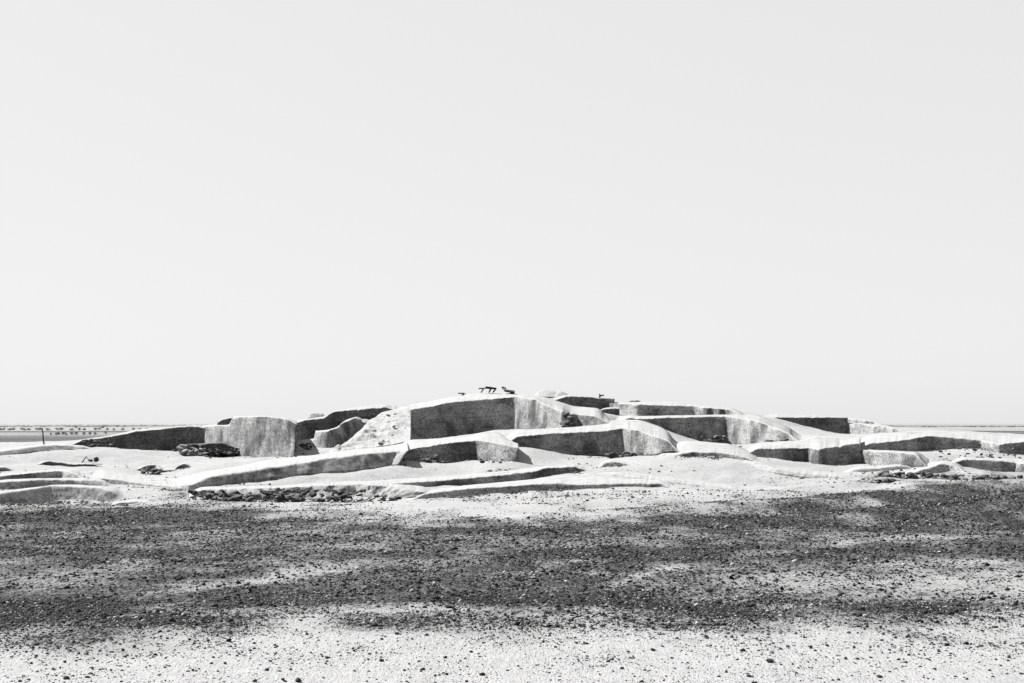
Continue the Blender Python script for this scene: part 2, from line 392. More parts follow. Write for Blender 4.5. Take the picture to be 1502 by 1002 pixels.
wall('light grey tapering wall below the dark hump wall on the right',
     [(1260,660,74),(1264,660,73.5),(1300,662.6,70.8),(1344,666,68),(1368,671,66.8)], [(1260,684),(1306,683),(1344,679),(1368,678)],
     [(1260,658.4,78),(1332,662.4,76.5),(1350,662,75),(1368,665,73)], ends='st')
wall('low grey mound edge below the crossing of two white ridges',
     [(950,671,70.6),(980,668,70.2),(999,665.2,69.8),(1017,662.7,69.9),(1055,663.6,69.9),(1085,668,69.2),(1125,681,67.4)], [(950,671.8),(988,670.5),(999,675),(1017,680.5),(1050,677),(1064,670.5),(1085,669.5),(1125,682)],
     [(950,668,73),(985,655,75),(1005,646.5,76),(1027,647.5,75.5),(1069,650.8,75.5),(1086,656,75),(1125,675,70.5)], batter=27)
wall('long low grey wall at the right edge with a square right end',
     [(1385,674.6,70),(1410,674.2,71),(1432,674.2,71.8),(1470,676,71.8),(1494,678.6,71.8),(1498,679,70.8),(1512,680,70.5),(1560,683,70.5)], [(1385,677),(1408,686),(1432,694),(1495,694),(1560,698)],
     [(1385,669,73.5),(1432,670.6,75),(1502,673,75),(1560,676,75)], batter=24)
wall('grey hump-shaped wall face above black crumbled earth on the right',
     [(1316,699,64.2),(1342,692.4,65.4),(1366,685.2,66.4),(1383,680.4,67),(1395,681.6,67),(1408,685.4,66.5),(1426,695,65.4)], [(1316,703),(1366,702),(1426,703)],
     [(1316,694,67),(1344,682,69.5),(1383,676.3,70.5),(1408,679,70),(1426,689,68.5)], batter=27)
wall('short grey ledge under the light side of the long middle wall',
     [(873,682,67.6),(879,679.5,68.2),(889,677,68.8),(917,678.6,68.8),(944,684,67.4)], [(873,684),(896,688.5),(917,687.5),(944,688)],
     [(873,677,71),(889,674,72),(917,675,72),(944,680.5,70.5)], batter=20)
wall('low grey wall in front of the long middle wall, rising to the right',
     [(545,711,61.4),(641,704.8,63),(711,699.2,64.2),(749,695.2,64.8),(785,690.8,65.2),(803,686.2,65.7),(862,683.8,66.4),(870,685,66)],
     [(545,715),(641,710),(730,706.5),(787,701.5),(860,692.5),(870,691)],
     [(545,705.5,65),(641,699,67.5),(711,694,66.6),(760,689,67),(803,683.2,67.5),(862,680.9,68.2),(870,682,68)], batter=23)
wall('lowest long grey wall along the front of the ruin',
     [(596,729,57.4),(649,721,58.8),(692,716.2,59.8),(760,712,60.8),(803,708.6,61.4),(822,708.6,61.4),(851,711,61.2),(930,708.6,61.9),(972,708.8,61.7),(994,712.6,61)],
     [(596,733),(649,731.5),(692,730.5),(768,723),(820,720),(968,716),(994,715)],
     [(596,723,61),(649,715.4,62.8),(700,710.4,63.2),(787,702.4,64.3),(862,694.5,65.6),(900,692.6,66),(940,695.6,66.4),(994,706,63.8)], batter=22, under=.05)
wall('crumbled dark bank of eroded earth at the front left foot of the ruin',
     [(270,722,57),(300,719,57.6),(340,717.8,58.2),(400,716,58.8),(440,714,59.2),(480,711.6,59.8),(540,710.5,60.2),(584,714,59.6),(606,719,59),(650,729,58.2)],
     [(270,736),(360,737),(420,735),(480,733),(540,736),(606,735),(650,733)],
     [(270,716,60.2),(300,714,60.5),(400,712.6,61.8),(480,707.6,63.8),(580,704,65),(606,709,64),(650,722,60.5)], batter=50, rough=.22, step=1.2, sm=1, name='eroded_bank', cat='bank', mat=None, rim=.05)
wall('faint white ridge running down to the right below the short grey ledge',
     [(872,694,65),(930,699,64.2),(980,705,63.4),(1040,712,62.4),(1100,718,61.2)], [(872,698),(930,704),(980,709.5),(1040,716),(1100,720)],
     [(872,690,67),(930,693,66.6),(980,699.5,65.4),(1040,707,64),(1100,714,62.6)], batter=48)
wall('faint white ridge trailing right from the low grey mound edge',
     [(1078,672,68.4),(1110,680,67.2),(1140,688,66),(1200,696,65),(1262,701,64)], [(1078,677),(1110,686),(1140,694),(1200,702),(1262,705)],
     [(1078,667,70.4),(1110,675,69),(1140,683,67.8),(1200,691,66.8),(1262,697,66)], batter=46)
wall('low pale ledge between the tapering wall and the black crumbled earth',
     [(1232,689,67.2),(1270,687.5,67.6),(1310,684.5,68),(1352,681,68.2)], [(1232,692),(1270,692),(1310,690),(1352,687)],
     [(1232,685.5,69.2),(1270,684,69.6),(1310,681.5,70),(1352,678.5,70)], batter=44)
wall('low broken black remnant of mud brick in front of the broad pale block',
     [(264,654,82.6),(268,651.6,82.2),(284,651.4,82.3),(290,652.6,82.6),(298,651.4,82.3),(314,650,82.1),(330,650.4,82.2),(337,652.8,82.6),(342,655.5,82.8),(349,660,83)],
     [(264,666),(300,666.6),(349,665)], [(264,652.6,84),(298,650.4,84.4),(330,649.6,84.4),(349,658,84)], batter=3, rough=.16, under=.16, step=.9, sm=0, mat=CLOD, rim=.03, ends='ss', floor=False)  # near-black mud paints in the shade of the hollow
# left foreground terraces
wall('thin dark slit of a sunken wall in the pale floor at the left',
     [(45,677,73),(60,676.5,73),(75,676.6,73.2),(101,680.3,72.8),(125,681,72.8),(160,681.4,72.6)], [(45,680),(75,683.6),(101,684.6),(125,684),(160,683.4)], [(45,675.8,75.5),(75,675.8,76),(101,679,75.5),(160,680,75.5)], under=.04, mat=SHADED_MUD)
wall('short grey stub in the pale floor at the left edge',
     [(-30,686.5,69),(18,684.5,69.6),(24,687.5,69.2)], [(-30,692),(10,694),(24,694)], [(-30,684.5,71.5),(24,684,72)], batter=22)
wall('rounded dark hollow with broken edge behind the curved white ridge at the left',
     [(192,686,71.6),(199,681.8,72.4),(228,681.6,72.4),(233,686.5,71.4),(239,689.5,71.3),(258,688.5,71.6),(266,680.5,72.2),(271,677.5,72.4),(290,677.4,72.6)],
     [(192,692),(215,697),(234,697.5),(260,697),(268,688),(290,681)], [(192,684.5,74.5),(228,680,75.5),(239,687,75),(258,686.8,75),(271,676,75.5),(290,676,75.5)], rough=.09, batter=10, step=1.2, sm=1)
wall('upper grey terrace wall at the far left front',
     [(-60,704,62.6),(0,698.4,64.2),(50,693.2,65.4),(93,690.4,66.2),(98,691,65.8),(134,699,64.2)], [(-60,709),(0,705),(96,703),(134,702)],
     [(-60,699,67.5),(0,694.5,68.8),(50,690.6,69.6),(94,687.8,70.4),(134,688.4,70.4)], batter=24)
wall('curved white ridge with grey face joining the terraces at the left',
     [(126,700,64.2),(150,701,64.2),(174,703.4,63.8),(196,707,63.2),(220,709.6,62.7),(274,716.4,61.2),(294,715,60.4)], [(126,702.5),(174,711),(196,722),(274,725),(294,724)],
     [(126,689,70),(150,689,70.4),(194,695.4,69.8),(234,699.4,69.2),(262,698.6,68.4),(284,694.5,67.4),(294,693,67.2)], batter=27)
wall('middle grey terrace wall at the far left front',
     [(-60,713,60),(0,707.4,61.4),(60,703.4,62.4),(112,703.8,62.4),(140,704,62),(172,707,61.2)], [(-60,726),(0,720.5),(80,711),(112,709),(172,711)],
     [(-60,708,63),(0,704,63.6),(60,701.4,64.4),(96,701.2,64.6),(140,701.6,64.2),(172,705,63.6)], batter=24)
wall('lowest pale terrace wall at the far left front, above dark gravel',
     [(-60,731,56.8),(0,723.6,57.8),(40,718,58.6),(75,712.6,59.6),(112,713.6,59.6),(150,715.4,59.4),(158,718,59.1),(172,720,59),(190,727,58.6)], [(-60,744),(0,742),(80,741),(150,740),(190,736)],
     [(-60,726.5,59.6),(0,720.8,60.6),(80,711.2,62.4),(150,711,62.6),(190,717,61.6)], batter=38)
wall('low light lip of earth in front of the terraces, between gravel and crumbled bank',
     [(150,741,56.6),(170,737.5,57),(200,735.4,57.3),(225,736.6,57.2),(252,740,56.8)], [(150,744),(200,744),(252,744)], [(150,736,58.4),(200,731.5,59.4),(252,735,58.8)], batter=30)

# ------------------------------------------------------------------ the ground: one sheet, the mound's soil included
def gravel_mask(X, Y, Z):
    px, py = pix(X, Y, np.zeros_like(X))
    n1 = fbm(X*.35, Y*.22, 0, 51, 4); n2 = fbm(X*1.2, Y*.7, 3, 57, 3)
    top = np.interp(px, [-200, 0, 270, 330, 480, 600, 760, 900, 1040, 1200, 1350, 1502, 1700], [742, 744, 744, 748, 755, 768, 768, 762, 752, 745, 738, 729, 720])
    bot = np.interp(px, [-200, 0, 120, 260, 420, 760, 1000, 1200, 1330, 1502, 1700], [935, 928, 915, 882, 878, 880, 874, 866, 852, 848, 848])
    py2 = py + 7*n1 + 3*n2
    n3 = fbm(X*.8, Y*.55, 9, 59, 4)
    g = sstep(-32, 16, py2 - top + 8*n3)**1.3 * (1 - sstep(-65, 85, py2 - bot + 20*n3 + 18*n1))
    n4 = fbm(X*.07, Y*.33, 12, 63, 4)
    lev = .57 + .16*n1 + .2*n2 + .26*n3 + .34*n4
    def blob(cx, cy, rx, ry, a, tilt=0):
        u = (px - cx)/rx; v = (py - cy - tilt*(px - cx))/ry
        return a*np.exp(-(u*u + v*v))
    lev = lev + blob(760, 777, 330, 15, .38) + blob(620, 858, 330, 24, .36) + blob(150, 765, 260, 16, .22) + blob(1350, 745, 200, 18, .2)
    lev = lev + blob(150, 830, 230, 40, .10) + blob(1150, 838, 300, 26, .14) + blob(880, 822, 260, 9, .2, -.02)
    lev = lev - blob(620, 805, 260, 14, .16) - blob(480, 832, 150, 10, .14) - blob(700, 757, 300, 9, .25)
    lev = np.clip(lev, .56 + .12*n3, 1)
    def streak(pts, w, a):
        p = np.array(pts, float); yy = np.interp(px, p[:, 0], p[:, 1])
        ends = sstep(p[0, 0] - 25, p[0, 0] + 25, px)*(1 - sstep(p[-1, 0] - 25, p[-1, 0] + 25, px))
        return a*np.exp(-((py + 1.5*n2 - yy)/w)**2)*ends
    lev = lev - streak([(170, 880), (290, 866), (360, 850), (430, 836), (520, 832)], 8, .17)
    lev = lev - streak([(150, 872), (250, 868), (330, 862), (420, 846)], 4, .2)
    lev = lev - streak([(1070, 813), (1150, 808), (1200, 801), (1260, 793)], 6.5, .32)
    lev = lev - streak([(880, 868), (920, 852), (950, 842), (1000, 834)], 6, .3)
    lev = lev - streak([(1260, 793), (1350, 786), (1480, 782)], 4, .18) - streak([(1240, 832), (1400, 826), (1502, 822)], 5, .12)
    g = g*np.clip(lev, .2, 1)
    g = g + streak([(1080, 905), (1250, 894), (1400, 889), (1560, 888)], 7, .25) + streak([(0, 905), (200, 900), (330, 925), (420, 918)], 10, .15)
    g = g + blob(190, 957, 110, 16, .2) + .02 + (.3 + .35*n3)*sstep(850, 895, py)*(1 - sstep(890, 985, py - 25*n1)) + .09*n2 + .1*np.clip(n3, 0, 1)
    # thin scatter on the apron at the mound's foot and bands of scrubby gravel out on the plain
    apron = sstep(52, 58, Y)*(1 - sstep(100, 130, Y))
    g = g*(1 - apron) + apron*np.maximum(g, np.where(pix(X, Y, Z)[1] > 700, .2 + .2*n2 + .25*n3, .03 + .1*n2))
    far = sstep(125, 160, Y)
    yy = py
    fb = .36 + .15*n3 + .5*np.exp(-((yy - 645)/7)**2)*(.7 + .6*n1) + .3*np.exp(-((yy - 633.2)/1.2)**2) + .18*np.exp(-((yy - 625.2)/.9)**2) + .3*np.exp(-((yy - 637)/2)**2)*(px > 400)
    g = g*(1 - far) + far*fb
    return np.clip(g, 0, 1)

def soil_height(X, Y):
    c = list(CTRL)
    for x in np.linspace(-70, 70, 60):           # the foot of the mound and its back
        px = CX + F*x/55
        yb = np.interp(px, [-900, 0, 300, 650, 1000, 1300, 1502, 2300], [745, 747, 743, 741, 731, 722, 716, 712])
        d = H*F/(yb - YH)
        c += [(x, d, .0), (x, d - 1.5, .0), (x, d - 4, 0.0), (x, d - 8, 0.0), (x, d - 14, 0)]
        c += [(x, 150, 0.), (x, 135, .3*max(0, 1 - abs(x)/50))]
    for y in np.linspace(50, 150, 40):
        for s in (-1, 1): c += [(s*62, y, .2), (s*75, y, 0)]
    for x, y, z in ((-30, 100, 2.0), (-20, 105, 2.6), (-10, 112, 3.4), (0, 118, 3.8), (8, 118, 3.6), (16, 112, 3.0), (26, 105, 2.3), (36, 98, 1.8), (-38, 92, 1.2)):
        c.append((x, y, z))
    def q(x, y, d): c.append(tuple(at(x, y, d)))
    for a in ((640,690,68),(700,688,68.5),(760,680,69.5),(820,676,71),(870,675,71.5),(620,700,66.5),(520,697,66),(440,702,64.5),(380,708,62.5),(600,712,63),
              (960,686,67),(1000,690,66.5),(1060,690,67),(1000,703,63.5),(1060,710,62.5),(1140,700,64),(1200,694,66),(1250,690,67.5),(1180,688,68),(1240,703,63.5),(1300,688,68),
              (1100,718,60.5),(1000,720,60),(1200,714,61.5),(900,722,59.5),(800,730,58),(700,736,57),(1300,714,61.5),(1400,708,62.5),(1480,704,63),
              (160,670,79),(220,674,79),(120,664,81),(60,668,77),(20,675,74),(60,688,70.5),(120,686,72),(260,672,79),(330,672,78),(400,676,75),(330,682,72),(300,688,69),
              (1420,662,76.5),(1380,664,76),(960,676,70),(985,658,73.5),(1000,655,74),(1010,683,68),(1030,684,68),(1050,682,68),(1020,686,67.4),(1072,664,71.5),(1082,662,72.8),(1064,658,73.5),(770,668,69.5),(775,667,72),(764,655,74.5),(790,672,70),(1460,668,75.5),(1500,672,75),(1400,668,74.5)): q(*a)
    c = np.array(c, np.float32)
    P = np.stack([X.ravel(), Y.ravel()], -1).astype(np.float32)
    out = np.zeros(len(P), np.float32)
    for i in range(0, len(P), 8000):
        p = P[i:i+8000]
        d2 = (p[:, None, 0] - c[None, :, 0])**2 + (p[:, None, 1] - c[None, :, 1])**2
        w = 1.0/(d2 + .35)**1.8
        out[i:i+8000] = (w @ c[:, 2])/w.sum(1)
    return out.reshape(X.shape)

def axis(seg):
    a = []
    for lo, hi, st in seg: a += list(np.arange(lo, hi, st))
    return np.array(a)
gx = [45.0]
while gx[-1] < 9000: gx.append(gx[-1]*1.07 + .1)
XS = np.concatenate([-np.array(gx)[::-1], np.arange(-44.8, 44.9, .25), np.array(gx)])
YS = axis([(-60, 8, 4), (8, 24, .14), (24, 56, .2), (56, 112, .26), (112, 160, 1.0)])
yy = [161.0]
while yy[-1] < 14000: yy.append(yy[-1]*1.022)
YS = np.concatenate([YS, yy])
GX, GY = np.meshgrid(XS, YS, indexing='ij')
GZ = np.zeros_like(GX)
reg = (np.abs(GX) < 80) & (GY > 44) & (GY < 152)
GZ[reg] = soil_height(GX[reg], GY[reg])
iy0, iy1 = np.searchsorted(YS, 44), np.searchsorted(YS, 125)
ix0, ix1 = np.searchsorted(XS, -44), np.searchsorted(XS, 44)
blk = GZ[ix0:ix1, iy0:iy1].copy()
for _ in range(2):                               # wind-smoothed soil
    for ax in (0, 1):
        pd = np.pad(blk, [(3, 3) if q == ax else (0, 0) for q in (0, 1)], mode='edge')
        blk = sum(np.take(pd, np.arange(k, k + blk.shape[ax]), axis=ax) for k in range(7))/7
GZ[ix0:ix1, iy0:iy1] = blk
blend = sstep(44, 52, GY)*(1 - sstep(140, 152, GY))*(1 - sstep(66, 80, np.abs(GX)))
GZ *= blend
near = (np.abs(GX) < 90) & (GY < 170)
und = np.zeros_like(GX)
und[near] = .05*fbm(GX[near]*.25, GY[near]*.25, 0, 71, 3) + .035*fbm(GX[near]*1.3, GY[near]*1.3, 0, 73, 3)
moundf = sstep(54, 62, GY)*(GY < 125)
und[near] += (moundf*(.08*fbm(GX*.9, GY*.6, 2, 79, 4) + .05*fbm(GX*.5, GY*1.6, 5, 83, 3)))[near]
GZ += und*(np.abs(GX) < 90)
GM = gravel_mask(GX, np.maximum(GY, 6), GZ)
nx, ny = GX.shape
me = bpy.data.meshes.new('desert_ground')
idx = np.arange(nx*ny).reshape(nx, ny)
quads = np.stack([idx[:-1, :-1], idx[1:, :-1], idx[1:, 1:], idx[:-1, 1:]], -1).reshape(-1, 4)
me.vertices.add(nx*ny); me.vertices.foreach_set('co', np.stack([GX, GY, GZ], -1).astype(np.float32).ravel())
me.loops.add(quads.size); me.loops.foreach_set('vertex_index', quads.ravel().astype(np.int32))
me.polygons.add(len(quads)); me.polygons.foreach_set('loop_start', np.arange(0, quads.size, 4, dtype=np.int32))
me.update(calc_edges=True); me.polygons.foreach_set('use_smooth', np.ones(len(quads), bool))
a = me.attributes.new('gravel', 'FLOAT', 'POINT'); a.data.foreach_set('value', GM.astype(np.float32).ravel())
me.materials.append(GROUND)
ground = obj('desert_ground', me); ground['kind'] = 'structure'

def gz(x, y):
    """height of the ground sheet"""
    x = np.asarray(x, float); y = np.asarray(y, float)
    i = np.clip(np.searchsorted(XS, x) - 1, 0, nx - 2); j = np.clip(np.searchsorted(YS, y) - 1, 0, ny - 2)
    u = (x - XS[i])/(XS[i+1] - XS[i]); v = (y - YS[j])/(YS[j+1] - YS[j])
    return (GZ[i, j]*(1-u)*(1-v) + GZ[i+1, j]*u*(1-v) + GZ[i, j+1]*(1-u)*v + GZ[i+1, j+1]*u*v)
def gmask(x, y):
    i = np.clip(np.searchsorted(XS, x) - 1, 0, nx - 2); j = np.clip(np.searchsorted(YS, y) - 1, 0, ny - 2)
    return GM[i, j]

for w_ in PENDING: build_wall(*w_)

# ------------------------------------------------------------------ gravel (nobody could count it)
ICO_V = []
ph = (1 + 5**.5)/2
for s1 in (-1, 1):
    for s2 in (-1, 1): ICO_V += [(0, s1, s2*ph), (s1, s2*ph, 0), (s2*ph, 0, s1)]
ICO_V = np.array(ICO_V); ICO_V /= np.linalg.norm(ICO_V[0])
ICO_F = []
for i in range(12):
    for j in range(i+1, 12):
        for k in range(j+1, 12):
            e = [np.linalg.norm(ICO_V[p] - ICO_V[q]) for p, q in ((i, j), (j, k), (i, k))]
            if max(e) < 1.1:
                n_ = np.cross(ICO_V[j] - ICO_V[i], ICO_V[k] - ICO_V[i])
                ICO_F.append((i, j, k) if n_ @ ICO_V[i] > 0 else (i, k, j))
ICO_F = np.array(ICO_F)
OCT_V = np.array([(1,0,0),(-1,0,0),(0,1,0),(0,-1,0),(0,0,1),(0,0,-1)], float)
OCT_F = np.array([(0,2,4),(2,1,4),(1,3,4),(3,0,4),(2,0,5),(1,2,5),(3,1,5),(0,3,5)])
def pebbles(name, label, cat, xy, size, tone, BV, BF):
    n = len(xy); m = len(BV)
    ang = RNG.uniform(0, 2*np.pi, n); sx = size*RNG.uniform(.7, 1.5, n); sy = size*RNG.uniform(.7, 1.3, n); sz = size*RNG.uniform(.35, .85, n)
    V = BV[None]*RNG.uniform(.7, 1.25, (n, m, 1))
    x = V[..., 0]*sx[:, None]; y = V[..., 1]*sy[:, None]; z = V[..., 2]*sz[:, None]
    tl = RNG.normal(0, .3, n)[:, None]; x, z = x*np.cos(tl) - z*np.sin(tl), x*np.sin(tl) + z*np.cos(tl)
    c, s = np.cos(ang)[:, None], np.sin(ang)[:, None]
    X = x*c - y*s + xy[:, :1]; Y = x*s + y*c + xy[:, 1:]
    Z = z + (gz(xy[:, 0], xy[:, 1]) + sz*.35)[:, None]
    vv = np.stack([X, Y, Z], -1).reshape(-1, 3).astype(np.float32)
    ff = (BF[None] + (np.arange(n)*m)[:, None, None]).reshape(-1, 3).astype(np.int32)
    me = bpy.data.meshes.new(name)
    me.vertices.add(len(vv)); me.vertices.foreach_set('co', vv.ravel())
    me.loops.add(ff.size); me.loops.foreach_set('vertex_index', ff.ravel())
    me.polygons.add(len(ff)); me.polygons.foreach_set('loop_start', np.arange(0, ff.size, 3, dtype=np.int32))
    me.update(calc_edges=True)
    a = me.attributes.new('tone', 'FLOAT', 'POINT'); a.data.foreach_set('value', np.repeat(tone, m).astype(np.float32))
    me.materials.append(STONE)
    o = tag(obj(name, me), label, cat); o['kind'] = 'stuff'; return o
def scatter(n, y0, y1, dens):
    """points in the field of view (a little wider), kept where the gravel lies"""
    y = np.sqrt(RNG.uniform(y0*y0, y1*y1, n)); x = RNG.uniform(-.44, .44, n)*y
    cl = .6 + .8*fbm(x*.9, y*.9, 0, 91, 3)
    keep = RNG.uniform(0, 1, n) < dens(gmask(x, y))*np.clip(cl, .1, 1.6)
    return np.stack([x[keep], y[keep]], -1)
p1 = scatter(200000, 12, 27, lambda g: np.clip(.05 + 1.0*g, 0, 1))
s1 = np.clip(np.exp(RNG.normal(math.log(.0105), .48, len(p1))), .005, .04)
t1 = np.where(RNG.uniform(0, 1, len(p1)) < .93, RNG.uniform(.01, .05, len(p1)), RNG.uniform(.12, .35, len(p1)))
pebbles('near_gravel', 'small dark pebbles scattered over the pale sand in front', 'gravel', p1, s1, t1, ICO_V, ICO_F)
p2 = scatter(270000, 23, 60, lambda g: np.clip(1.25*g - .1, 0, 1))
s2 = np.clip(np.exp(RNG.normal(math.log(.0185), .5, len(p2))), .009, .075)
t2 = np.where(RNG.uniform(0, 1, len(p2)) < .85, RNG.uniform(.003, .022, len(p2)), RNG.uniform(.1, .25, len(p2)))
pebbles('dark_gravel', 'broad band of dark gravel across the plain before the ruin', 'gravel', p2, s2, t2, OCT_V, OCT_F)
p0 = scatter(260000, 12, 28, lambda g: np.clip(.22 + .8*g, 0, 1))
p0 = p0[RNG.uniform(0, 1, len(p0)) < np.clip(.55 + .9*fbm(p0[:, 0]*.35, p0[:, 1]*.3, 4, 93, 4), .03, 1)]
pebbles('grit', 'fine dark grit strewn over the pale sand in front', 'grit', p0, RNG.uniform(.005, .011, len(p0)), RNG.uniform(.01, .07, len(p0)), OCT_V, OCT_F)
# fallen crumbs of mud over the lower mound
yy_ = RNG.uniform(55, 80, 15000); xx_ = RNG.uniform(-.4, .4, 15000)*yy_
kk = RNG.uniform(0, 1, 15000) < np.clip(.12 + 1.5*fbm(xx_*.25, yy_*.7, 0, 97, 3), 0, 1)*np.where(yy_ < 66, 1, .35)
p3 = np.stack([xx_[kk], yy_[kk]], -1)
ft = np.array(FOOT); sel_ = RNG.integers(0, len(ft), 16000); q_ = ft[sel_]
off = np.abs(RNG.normal(0, .3, len(q_))); p4 = q_[:, :2] + q_[:, 3:5]*off[:, None] + RNG.normal(0, .1, (len(q_), 2))
p4 = p4[RNG.uniform(0, 1, len(p4)) < np.clip(.1 + 1.5*fbm(p4[:, 0]*.5, p4[:, 1]*.5, 0, 99, 3), 0, 1)]
p3 = np.concatenate([p3, p4])
pebbles('mud_crumbs', 'small crumbs of fallen mud lying about the foot of the walls', 'rubble', p3,
        np.clip(np.exp(RNG.normal(math.log(.03), .5, len(p3))), .012, .11), RNG.uniform(.02, .14, len(p3)), ICO_V, ICO_F)

# ------------------------------------------------------------------ single stones
def stone_mesh(name, seed, mat, sub=1):
    r = np.random.default_rng(seed)
    V, Fc = [tuple(v) for v in ICO_V], [tuple(int(q) for q in f) for f in ICO_F]
    for _ in range(sub):
        cache, nf = {}, []
        def mid(a, b):
            k = (min(a, b), max(a, b))
            if k not in cache:
                m_ = (np.array(V[a]) + np.array(V[b]))/2; V.append(tuple(m_/np.linalg.norm(m_))); cache[k] = len(V) - 1
            return cache[k]
        for a_, b_, c_ in Fc:
            ab, bc, ca = mid(a_, b_), mid(b_, c_), mid(c_, a_); nf += [(a_, ab, ca), (b_, bc, ab), (c_, ca, bc), (ab, bc, ca)]
        Fc = nf
    V = np.array(V)
    o_ = r.uniform(0, 50, 3)
    V = V*(1 + .38*fbm(V[:, 0]*1.1 + o_[0], V[:, 1]*1.1 + o_[1], V[:, 2]*1.1 + o_[2], seed, 3))[:, None]
    for _ in range(4):                           # a few broken facets
        n_ = r.normal(size=3); n_ /= np.linalg.norm(n_); dcut = r.uniform(.55, .8)
        e = V @ n_ - dcut; V = V - np.where(e > 0, e, 0)[:, None]*n_[None]
    V[:, 2] -= V[:, 2].min()
    return mesh_np(name, V, Fc, mat, smooth=False)
STONES = [stone_mesh('stone', 100 + k, DSTONE) for k in range(6)]
def ground_point(x, y):
    rx, ry, rz = ray(x, y); t = H/-rz; X, Y = rx*t, ry*t
    z = float(gz(X, Y)); t = (H - z)/-rz
    return np.array([rx*t, ry*t, float(gz(rx*t, ry*t))])
def stone(px, py, wpx, label, group=None, flat=.55, k=None, long=1.0):
    p = ground_point(px, py); w = wpx/F*p[1]*.44
    o = obj('stone', STONES[k if k is not None else random.randrange(6)], p - np.array([0, 0, w*.12]))
    o.scale = (w*long, w*random.uniform(.75, 1.1), w*flat); o.rotation_euler = (random.uniform(-.12, .12), random.uniform(-.12, .12), random.uniform(-.4, .4) if long > 1 else random.uniform(0, 6.2))
    return tag(o, label, 'stone', group)
stone(1130, 971, 17, 'black oval stone lying alone on the bare white sand', flat=.42, k=2)
stone(437, 1000, 11, 'dark stone half sunk in the sand beside a smaller dark lump', flat=.8, k=1)
stone(374, 1000, 9, 'smaller dark lump of stone beside the half sunk stone', flat=.6, k=3)
stone(991, 898, 9, 'dark flat stone on the edge where gravel gives way to sand', flat=.6)
stone(797, 942, 6, 'small round dark stone alone in a clear white patch of sand', flat=.8)
for x, y, w in ((1036,934,9),(849,918,6),(1292,921,6),(1245,929,7),(1189,951,7),(1163,974,5),(1213,948,6),(1253,951,6),(1470,909,7),(1430,906,6),(1318,898,6),(985,966,6),(925,966,6),
                (136,982,6),(147,983,6),(35,992,6),(95,972,6),(180,955,6),(197,950,7),(131,945,5),(120,939,6),(104,926,7),(210,930,5),(278,939,7),(283,984,6),(330,973,6),(392,984,8),(415,998,6),(70,897,7),(93,914,7),(100,904,6),(105,926,6),
                (155,878,6),(228,853,6),(195,885,5),(220,900,7),(60,938,5),(1110,947,4),(1350,978,5),(1480,965,7),(1240,967,6),(520,985,5),(600,975,5),(702,960,5),(1385,936,6),(1440,948,6),(560,938,6),(450,931,6),(290,883,6),(345,868,6),(540,968,5),(655,990,6),(760,978,5),(880,990,5)):
    stone(x, y, w, 'small dark stone scattered over the pale sand in front of the gravel', 'dark stones scattered on the pale sand', flat=random.uniform(.5, .85))

# ------------------------------------------------------------------ crumbled earth
CLODS = [stone_mesh('clod', 300 + k, CLOD) for k in range(5)]
PCLODS = [stone_mesh('clod', 320 + k, MUD) for k in range(3)]
def heap(label, x0, x1, ytop, ybot, d, n, size, name='rubble_heap', cat='rubble', slope=.25, clods=None):
    c = at((x0+x1)/2, ybot, d); e = empty(name, c, label, cat)
    for i in range(int(n*1.5)):
        x = random.uniform(x0, x1); f = random.random()**1.3
        s = size*min(1.3, .16 + .42*random.expovariate(1.0))*d/F
        y = ybot + (ytop - ybot)*f
        p = at(x, y, d + slope*f + random.uniform(-.12, .12))
        o = obj('clod', random.choice(clods or CLODS), p - c - np.array([0, 0, s*.5]), e)
        o.scale = (s*random.uniform(.8, 1.9), s*random.uniform(.7, 1.2), s*random.uniform(.35, .7))
        o.rotation_euler = (random.uniform(-.4, .4), random.uniform(-.4, .4), random.uniform(0, 6.2))
    return e
heap('black crumbled earth under the grey hump-shaped wall', 1286, 1368, 693, 702, 64.0, 60, 5)
heap('black loose clods just below the crumbled earth of the hump-shaped wall', 1280, 1322, 704, 711, 62.2, 34, 4.5)
heap('strip of dark clods at the right foot of the hump-shaped wall', 1368, 1416, 697, 704, 63.6, 34, 4.5)
heap('jagged black clods under the square-ended wall at the right', 1426, 1474, 697, 708, 62.6, 46, 5.5)
heap('few dark clods at the right border beyond the jagged black clods', 1484, 1530, 699, 706, 62.6, 20, 4.5)
heap('dark clods fallen from the crumbled bank beside the curved white ridge', 282, 330, 720, 736, 57.0, 50, 5, slope=.75)
heap('large black hollow lumps of eroded earth in the crumbled bank', 328, 368, 722, 735, 57.0, 34, 6.5, slope=.75)
heap('jumble of black earth lumps in the middle of the crumbled bank', 386, 446, 717, 733, 57.6, 70, 5.5, slope=.75)
heap('scattered black lumps at the right part of the crumbled bank', 450, 540, 718, 734, 57.8, 46, 4.5, slope=.75)
heap('thin row of black clods where the crumbled bank runs out', 536, 584, 728, 735, 57.2, 24, 4)
heap('dark loose lumps at the foot of the short dark wall', 618, 652, 671, 682, 71.2, 26, 5)
heap('small dark lumps at the foot of the light side of the short dark wall', 704, 742, 672, 679, 67.4, 9, 4)
heap('pale and dark debris fallen in the corner of the long middle wall', 893, 944, 662, 673, 74.5, 30, 4.5)
heap('dark jagged lumps at the broken end of the great pit side', 829, 842, 606, 626, 82.0, 26, 4.5)
heap('black crumbs along the foot of the light pit side at the right', 1120, 1166, 644, 651, 78.4, 24, 4)
heap('dark lumps at the foot of the dark wall inside the right pit', 1024, 1068, 640, 650, 86.5, 22, 5)
heap('pale broken lumps at the left half of the black mud-brick remnant', 264, 296, 656, 667, 81.6, 20, 5.5, clods=PCLODS)
heap('black lumps fallen before the right half of the mud-brick remnant', 294, 350, 658, 667, 81.7, 30, 5)
